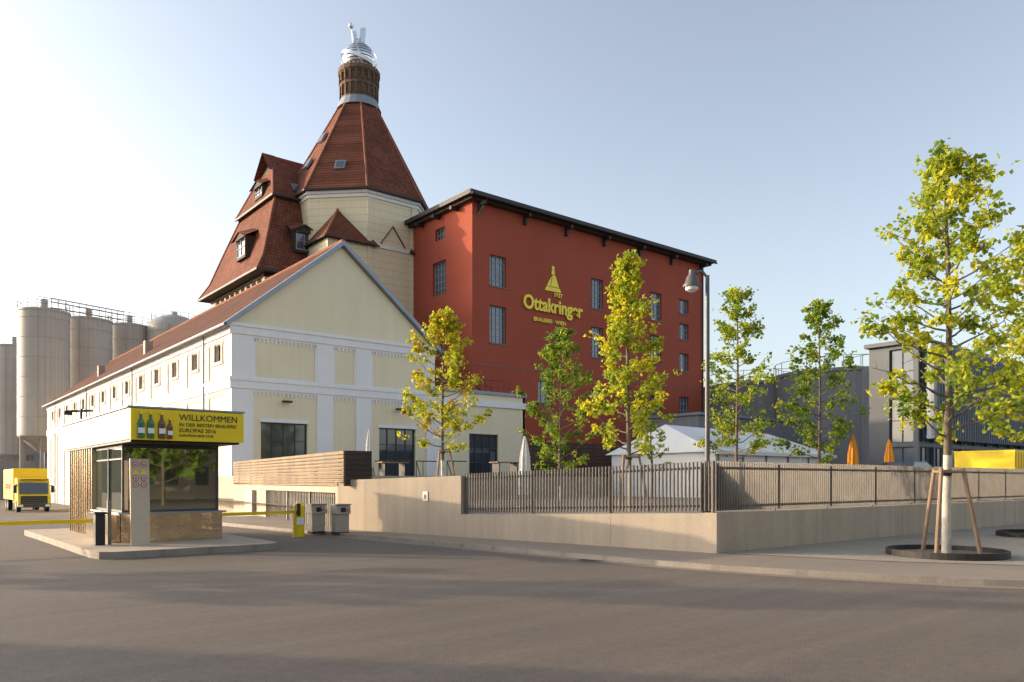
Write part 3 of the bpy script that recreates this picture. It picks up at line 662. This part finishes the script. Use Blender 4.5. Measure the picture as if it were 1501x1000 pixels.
for i in range(9): mb.box(31+i*1.3,31.1+i*1.3,36.06,36.15,.66,4.1,'brown')
mb.build('dark_timber_fence')
# ---------------------------------------------------------------- TENT
mb=MB(); u0,u1,v0,v1=35.2,47.2,25.8,33.5
mb.box(u0,u1,v0,v1,.66,3.25,'tent')
mb.poly([(u0-.3,v0-.3,3.2),(u1+.3,v0-.3,3.2),(u1-1,29.6,4.75),(u0+.4,29.6,4.9)],'tent'); mb.poly([(u0-.3,v1+.3,3.2),(u1+.3,v1+.3,3.2),(u1-1,29.6,4.75),(u0+.4,29.6,4.9)],'tent')
mb.poly([(u0-.3,v0-.3,3.2),(u0-.3,v1+.3,3.2),(u0+.4,29.6,4.9)],'tent'); mb.poly([(u1+.3,v0-.3,3.2),(u1+.3,v1+.3,3.2),(u1-1,29.6,4.75)],'tent')
mb.box(u0-.32,u1+.32,v0-.34,v0-.3,3.05,3.25,'canvas')
for i in range(6):
    x=u0+.2+i*2.3; mb.box(x,x+.1,v0-.06,v0-.01,.66,3.1,'zinc')
    if i<5: mb.box(x+.5,x+1.8,v0-.03,v0-.012,1.6,2.7,'glassb')
for i in range(1,5):
    x=u0+i*2.4; mb.obox((x,v0-.3,3.215),(.06,0,0),(0,4.1,1.63),(0,-.01,.03),'canvas')
mb.build('marquee_tent')
# ---------------------------------------------------------------- RIGHT BACKGROUND
e=empty('concrete_tank_building',(60,30,0)); mb=MB()
x,y=W(1232,76); mb.lathe(x,y,[(6.2,-1),(6.2,11.6),(6.35,11.6),(6.35,11.9),(.1,12.1)],40,'concg')
x2,y2=W(1120,84); mb.lathe(x2,y2,[(6.5,-1),(6.5,11.4),(6.65,11.4),(6.65,11.7),(.1,11.9)],40,'concg')
x3,y3=W(1318,72); mb.lathe(x3,y3,[(5,-1),(5,11.8),(.1,12)],40,'concg')
mb.build('tanks',e,smooth=True); mb=MB()
for (cx,cy,rr,zz) in((x,y,6.2,11.9),(x2,y2,6.5,11.7),(x3,y3,4.9,11.8)):
    for j in range(24):
        a=j*math.pi/12; a2=(j+1)*math.pi/12; p=(cx+rr*math.cos(a),cy+rr*math.sin(a)); q_=(cx+rr*math.cos(a2),cy+rr*math.sin(a2))
        mb.cyl((p[0],p[1],zz),(p[0],p[1],zz+1.1),.03,.03,4,'zinc'); mb.cyl((p[0],p[1],zz+1.1),(q_[0],q_[1],zz+1.1),.03,.03,4,'zinc')
mb.build('railings',e)
mb=MB(); x,y=W(1110,66); mb.box(x-8,x+14,y,y+6,-1,6.8,'concg'); mb.box(x-8.2,x+14.2,y-.2,y+6,6.8,7.0,'metaltrim')
for i in range(7): mb.box(x-6+i*2.6,x-4.4+i*2.6,y-.03,y-.005,2.5,4.6,'glass')
mb.build('low_grey_building')
e=empty('glass_office_building',(60,23,0)); mb=MB(); win=MB()
ops=[]
for fl in range(3):
    for i in range(13): ops.append((.2+i*2.2,2.2+i*2.2,.9+fl*3.1,3.75+fl*3.1,'glassb','frame',(3,2)))
wall(mb,(50,21.5),(1,0),(0,-1),30,.0,10.2,ops,'officemetal',win=win)
ops=[(.3,1.8,.9+fl*3.1,3.75+fl*3.1,'glassb','frame',(2,2)) for fl in range(3)]
wall(mb,(50,21.5),(0,1),(-1,0),2.2,.0,10.2,ops,'officemetal',win=win); mb.box(50,80,23.7,24.6,0,10.15,'officemetal')
mb.box(49.7,80.4,21.1,24.8,10.2,10.45,'officemetal'); mb.build('walls',e); win.build('windows',e)
mb=MB()
for i in range(75): mb.box(50+i*.4,50.05+i*.4,20.75,21.0,4.2,10.1,'metaltrim')
for z in(4.3,7.2,9.9): mb.box(50,80,21.0,21.05,z,z+.1,'metaltrim')
mb.build('facade_fins',e)
mb=MB(); x,y=W(1462,35); mb.box(x-1.6,x+4.4,y-1.2,y+1.2,.95,2.85,'yellow'); mb.box(x-1.62,x+4.42,y-1.22,y+1.22,2.85,2.93,'yellow')
for i in range(18): mb.box(x-1.5+i*.32,x-1.36+i*.32,y-1.235,y-1.2,1.0,2.8,'yellow' if i<8 else 'signwhite')
mb.box(x+1.2,x+3.8,y-1.25,y-1.21,1.2,2.6,'signwhite')
for o_ in(-.8,3.2): mb.cyl((x+o_,y-1.25,1.06),(x+o_,y-1.0,1.06),.4,.4,16,'rubber')
mb.build('yellow_trailer')
def car(name,x,y,z,k):
    m_=MB(); prof=[(-2.1,.35),(-2.15,.75),(-1.9,.9),(-1.2,.98),(-.6,1.42),(.7,1.45),(1.5,1.0),(2.1,.9),(2.15,.4)]
    for s in(-1,1):
        m_.poly([(x+a,y+s*.85*(1 if h<1.1 else .8),z+h) for a,h in prof],k)
    for (a,h),(c,d) in zip(prof,prof[1:]):
        f=lambda q: .85*(1 if q<1.1 else .8)
        kk='glass' if (h<1.1)!=(d<1.1) else k
        m_.poly([(x+a,y-f(h),z+h),(x+c,y-f(d),z+d),(x+c,y+f(d),z+d),(x+a,y+f(h),z+h)],kk)
    m_.poly([(x-1.05,y-.84,z+1.0),(x+1.3,y-.84,z+1.0),(x+.65,y-.72,z+1.38),(x-.6,y-.72,z+1.38)],'glass')
    for a in(-1.35,1.35):
        for s in(-1,1): m_.cyl((x+a,y+s*.88,z+.33),(x+a,y+s*.65,z+.33),.33,.33,18,'rubber'); m_.cyl((x+a,y+s*.885,z+.33),(x+a,y+s*.87,z+.33),.19,.19,12,'zinc')
    return m_.build(name)
car('parked_car',*W(1325,36),1.05,'bluecar')
# ---------------------------------------------------------------- TRUCK
tx,ty=9.8,74.5; tz=g(0,74)
tr=empty('yellow_delivery_truck',(tx,ty,tz)); mb=MB(); z=tz
mb.box(tx-1.2,tx+1.2,ty+2.1,ty+9,z+1.0,z+3.6,'yellow'); mb.box(tx-1.25,tx+1.25,ty+2.05,ty+2.12,z+.95,z+3.65,'yellow'); mb.box(tx-.5,tx+.5,ty+2,ty+9,z+.6,z+1.0,'blk')
mb.build('cargo_body',tr); text('Ottakringer',.9,(tx-1.22,ty+8,z+1.9),'signred',tr,'cargo_lettering',.005,.01,R(-90))
mb=MB()
pr=[(0,.5),(0,1.35),(.12,1.45),(.35,2.55),(.6,2.8),(1.9,2.85),(1.9,.5)]
for s in(-1,1): mb.poly([(tx+s*1.15,ty+a,z+h) for a,h in pr],'yellow')
for i,((a,h),(c,d)) in enumerate(zip(pr,pr[1:])):
    mb.poly([(tx-1.15,ty+a,z+h),(tx+1.15,ty+a,z+h),(tx+1.15,ty+c,z+d),(tx-1.15,ty+c,z+d)],'yellow')
mb.build('cab',tr); mb=MB()
mb.obox((tx-1.02,ty+.08,z+1.5),(2.04,0,0),(0,.2,.93),(0,-.03,.005),'glass')
mb.box(tx-.95,tx+.95,ty-.04,ty+.01,z+.7,z+1.35,'blk'); mb.box(tx-1.15,tx+1.15,ty-.1,ty-.01,z+.4,z+.68,'frame')
for s in(-1,1):
    mb.box(tx+s*.95-.16,tx+s*.95+.16,ty-.13,ty-.1,z+.46,z+.64,'signwhite'); mb.box(tx+s*1.35-.1,tx+s*1.35+.1,ty+.1,ty+.25,z+1.6,z+2.2,'blk')
    mb.cyl((tx+s*1.15,ty+.25,z+2.2),(tx+s*1.35,ty+.2,z+2.2),.03,.03,6,'blk')
    mb.box(tx+s*1.16-.01,tx+s*1.16+.01,ty+.5,ty+1.4,z+1.55,z+2.35,'glass')
for i in range(3): mb.box(tx-.9,tx+.9,ty-.06,ty-.04,z+.8+i*.17,z+.83+i*.17,'zinc')
mb.box(tx-1.0,tx+1.0,ty+.05,ty+.3,z+2.62,z+2.72,'blk')
mb.build('cab_details',tr); mb=MB()
for yy in(1.0,6.4,7.6):
    for s in(-1,1): mb.cyl((tx+s*1.17,ty+yy,z+.5),(tx+s*.85,ty+yy,z+.5),.5,.5,24,'rubber'); mb.cyl((tx+s*1.18,ty+yy,z+.5),(tx+s*1.1,ty+yy,z+.5),.26,.26,16,'zinc')
mb.build('wheels',tr)
# ---------------------------------------------------------------- TREES
def tree(x,y,z0,H,Rr,c0,nl,ls,mats,seed,white=True,stakes=False,ring=False,tr=.075,name='street_tree',nb=46,ex=.7):
    rnd=random.Random(seed); e=empty(name,(x,y,z0)); m_=MB(); lf=MB()
    pts=[]; n=12
    for i in range(n+1):
        s=i/n; pts.append(Vector((x+.08*math.sin(s*5+seed)*s*1.5,y+.08*math.cos(s*4+seed)*s*1.5,z0+H*.97*s)))
    for i in range(n):
        r0=tr*(1-i/n)**.8+.012; r1=tr*(1-(i+1)/n)**.8+.01
        m_.cyl(pts[i],pts[i+1],r0,r1,9,'barkw' if (white and (i+1)/n*H<c0*1.0) else 'bark',False)
    def at(h):
        f=min(max(h/(H*.97)*n,0),n-.001); i=int(f); return pts[i].lerp(pts[i+1],f-i)
    clumps=[]
    for i in range(nb):
        s=((i+rnd.random())/nb); h=c0+(H-c0)*s*.93
        prof=(1-s)**ex*min(1,.62+s*1.9)*.98+.09
        L=Rr*prof*rnd.uniform(.5,1.15); az=i*2.399+rnd.uniform(-.6,.6); rise=rnd.uniform(.2,.7)+.45*s
        p=at(h); prev=p.copy(); st=5; br=[p]
        for k in range(1,st+1):
            f=k/st; q=p+Vector((math.cos(az)*L*f,math.sin(az)*L*f,L*rise*f**1.4))+Vector((rnd.gauss(0,.04),rnd.gauss(0,.04),rnd.gauss(0,.03)))*L*.6
            rb=tr*.32*(1-s*.5)
            m_.cyl(prev,q,rb*(1-(k-1)/st)+.005,rb*(1-k/st)+.004,5,'bark',False); br.append(q); prev=q
        for k in range(rnd.randint(4,7)):
            f=rnd.uniform(.35,1.08); ii=min(int(f*st),st-1); b0=br[ii].lerp(br[ii+1],f*st-ii)
            d=Vector((math.cos(az+rnd.uniform(-1.3,1.3)),math.sin(az+rnd.uniform(-1.3,1.3)),rnd.uniform(-.35,.9)))*rnd.uniform(.12,.36)*max(Rr*.75,.6)*(.5+.5*prof)
            t_=b0+d; m_.cyl(b0,t_,.008,.004,3,'bark',False); clumps.append((t_,b0,s))
    for k in range(8):
        h=H*(.88+.12*k/7); clumps.append((at(h)+Vector((rnd.gauss(0,.1),rnd.gauss(0,.1),.1)),at(h*.97),1))
    per=max(1,nl//len(clumps)); 
    for c,b0,s in clumps:
        if rnd.random()<.10: continue
        bias=rnd.random(); cnt=int(per*rnd.uniform(.4,1.7)); sg=rnd.uniform(.05,.12)*(Rr/1.4)**.5
        for _ in range(cnt):
            f=rnd.random()**.6; p=b0.lerp(c,f)+Vector((rnd.gauss(0,sg),rnd.gauss(0,sg),rnd.gauss(0,sg*.8)))
            nrm=Vector((rnd.gauss(0,1),rnd.gauss(0,1),rnd.gauss(.6,1))).normalized(); a=nrm.orthogonal().normalized()
            a.rotate(Matrix.Rotation(rnd.uniform(0,6.28),3,nrm)); bb=nrm.cross(a); sz=ls*rnd.uniform(.6,1.2)
            mk=mats[min(int((bias*.7+rnd.random()*.3)*len(mats)),len(mats)-1)]
            dn=nrm*sz*.14
            lf.poly([p-a*sz*.5,p-a*sz*.05+bb*sz*.46+dn,p+a*sz*.22+bb*sz*.3,p+a*sz*.55-dn*.5,p+a*sz*.22-bb*sz*.3,p-a*sz*.05-bb*sz*.46+dn],mk)
    m_.build('trunk_and_limbs',e,smooth=True); lf.build('foliage',e)
    if ring:
        q=MB(); rr=1.1; q.lathe(x,y,[(rr,z0-.05),(rr,z0+.13),(rr-.03,z0+.13),(rr-.03,z0-.05)],48,'corten',caps=False)
        q.lathe(x,y,[(rr-.03,z0+.03),(.01,z0+.05)],32,'soil',caps=False); q.build('tree_ring',e)
    if stakes:
        q=MB()
        for j in range(3):
            a=j*2.094+.35+seed*.3+(.5 if seed==1 else 0); hs=1.75
            b0=(x+.62*math.cos(a),y+.62*math.sin(a),z0); t_=(x+.3*math.cos(a),y+.3*math.sin(a),z0+hs); q.cyl(b0,t_,.042,.038,9,'stake')
            a2=a+2.094; q.cyl((x+.33*math.cos(a),y+.33*math.sin(a),z0+hs-.07),(x+.33*math.cos(a2),y+.33*math.sin(a2),z0+hs-.07),.03,.03,8,'stake')
        q.lathe(x,y,[(.1,z0+hs-.15),(.1,z0+hs-.03)],12,'rubber',caps=False)
        q.build('support_stakes',e)
    return e
tree(16.6,6.6,.104,8.3,1.75,2.2,6200,.12,[LY,LL,LL,LG],1,stakes=True,ring=True,tr=.08,nb=56)
tree(24.3,7.2,.104,8.4,2.1,2.2,5400,.14,[LY,LL,LL],2,stakes=True,ring=True,nb=50)
tree(17.95,16.35,.66,8.15,1.6,1.7,6000,.135,[LY,LY,LL,LL],3,stakes=True,nb=54,ex=1.1)
tree(19.1,28.3,1.2,8.0,2.1,1.7,4600,.16,[LY,LY,LL,LO],4,stakes=True,ex=.8)
tree(25.8,28,.66,8.5,2.1,1.2,5000,.165,[LL,LG,LG],5,ex=.6)
tree(29.1,20.2,.66,9.5,2.0,1.8,4300,.16,[LL,LL,LG],6,ex=.6)
tree(35.6,20,.66,9.9,2.3,1.8,4700,.17,[LL,LG,LG],7,ex=.75)
tree(*W(955,42),.66,4.2,1.0,1.4,600,.16,[LL,LG],8,white=False,name='young_tree',nb=20)
tree(*W(1060,44),.66,4.3,1.3,1.4,800,.16,[LY,LL],9,white=False,name='young_tree',nb=20)
for i,(x,y,h_) in enumerate(((14,-13,10),(9,-16,9),(20,-17,11),(11.5,-21,12),(16.5,-22,12),(24,-23,11),(5,-20,10),(30,-24,11),(-1,-22,10))):  # unseen trees behind the camera, added for the kiosk glass to reflect
    tree(x,y,0,h_,4.0,1.2,1100,.75,[LG,LG,LL] if i%2 else [LG],20+i,white=False,nb=30,ex=.5)
def house(x,y,lx_,ly_,h):
    e=empty('unseen_house',(x,y,0)); m_=MB(); wn=MB()
    for o_,d_,n_,L in(((x,y),(1,0),(0,-1),lx_),((x+lx_,y),(0,1),(1,0),ly_),((x+lx_,y+ly_),(-1,0),(0,1),lx_),((x,y+ly_),(0,-1),(-1,0),ly_)):
        op=[(1+i*2.6,2.2+i*2.6,1.2+f*3.2,2.9+f*3.2) for i in range(int((L-2)/2.6)) for f in range(int(h/3.3))]
        wall(m_,o_,d_,n_,L,-.2,h,op,'facade',win=wn)
    m_.poly([(x-.4,y-.4,h),(x+lx_+.4,y-.4,h),(x+lx_/2,y+ly_/2,h+3)],'tile');m_.poly([(x+lx_+.4,y-.4,h),(x+lx_+.4,y+ly_+.4,h),(x+lx_/2,y+ly_/2,h+3)],'tile')
    m_.poly([(x+lx_+.4,y+ly_+.4,h),(x-.4,y+ly_+.4,h),(x+lx_/2,y+ly_/2,h+3)],'tile');m_.poly([(x-.4,y+ly_+.4,h),(x-.4,y-.4,h),(x+lx_/2,y+ly_/2,h+3)],'tile')
    m_.build('walls_and_roof',e); wn.build('windows',e)
# unseen house and tree, added up-sun to cast long shadows across the road
x,y=C(-31,9.2); house(x-3,y-3,5.5,5.5,9.5)
x,y=C(-23,15.8); tree(x,y,0,8,1.9,2.6,2400,.32,[LL,LG],40,nb=34,ex=.5)
house(2,-42,22,10,10); house(30,-38,18,10,9)  # unseen houses behind the camera, added to give the glass reflections
# ---------------------------------------------------------------- LIGHT
EL=R(15); Lh=Vector((.64,-.77)).normalized()
Ld=Vector((Lh.x*math.cos(EL),Lh.y*math.cos(EL),-math.sin(EL)))
sl_=bpy.data.lights.new('sun','SUN'); sl_.energy=4.4; sl_.angle=R(.6); sl_.color=(1,.77,.50)
so=bpy.data.objects.new('sun',sl_); so.rotation_euler=Ld.to_track_quat('-Z','Y').to_euler(); so.location=(-20,30,40); S.collection.objects.link(so)
wd=bpy.data.worlds.new('World'); S.world=wd; wd.use_nodes=True; N=wd.node_tree.nodes; L=wd.node_tree.links
sk=N.new('ShaderNodeTexSky'); sk.sky_type='NISHITA'; sk.sun_disc=False; sk.sun_elevation=EL; sk.sun_rotation=math.atan2(-Lh.x,-Lh.y)%(2*math.pi)
sk.air_density=1.0; sk.dust_density=2.6; sk.ozone_density=1.0; sk.altitude=100
hs=N.new('ShaderNodeHueSaturation'); hs.inputs['Saturation'].default_value=.55; hs.inputs['Value'].default_value=.325
gm=N.new('ShaderNodeGamma'); gm.inputs[1].default_value=1.15
vm=N.new('ShaderNodeVectorMath'); vm.operation='SCALE'; vm.inputs['Scale'].default_value=1/.15
L.new(sk.outputs[0],hs.inputs['Color']); L.new(hs.outputs[0],gm.inputs[0]); L.new(gm.outputs[0],vm.inputs[0]); L.new(vm.outputs[0],N['Background'].inputs[0]); N['Background'].inputs[1].default_value=.145
cd=bpy.data.cameras.new('camera'); cd.sensor_width=36; cd.lens=1138/1501*36; cd.shift_y=.1366; cd.clip_end=5000; cd.clip_start=.1
co=bpy.data.objects.new('camera',cd); co.location=(0,0,1.6); co.rotation_euler=(R(90),0,R(-39.1)); S.collection.objects.link(co); S.camera=co
S.view_settings.view_transform='Standard'; S.view_settings.look='None'; S.view_settings.exposure=0
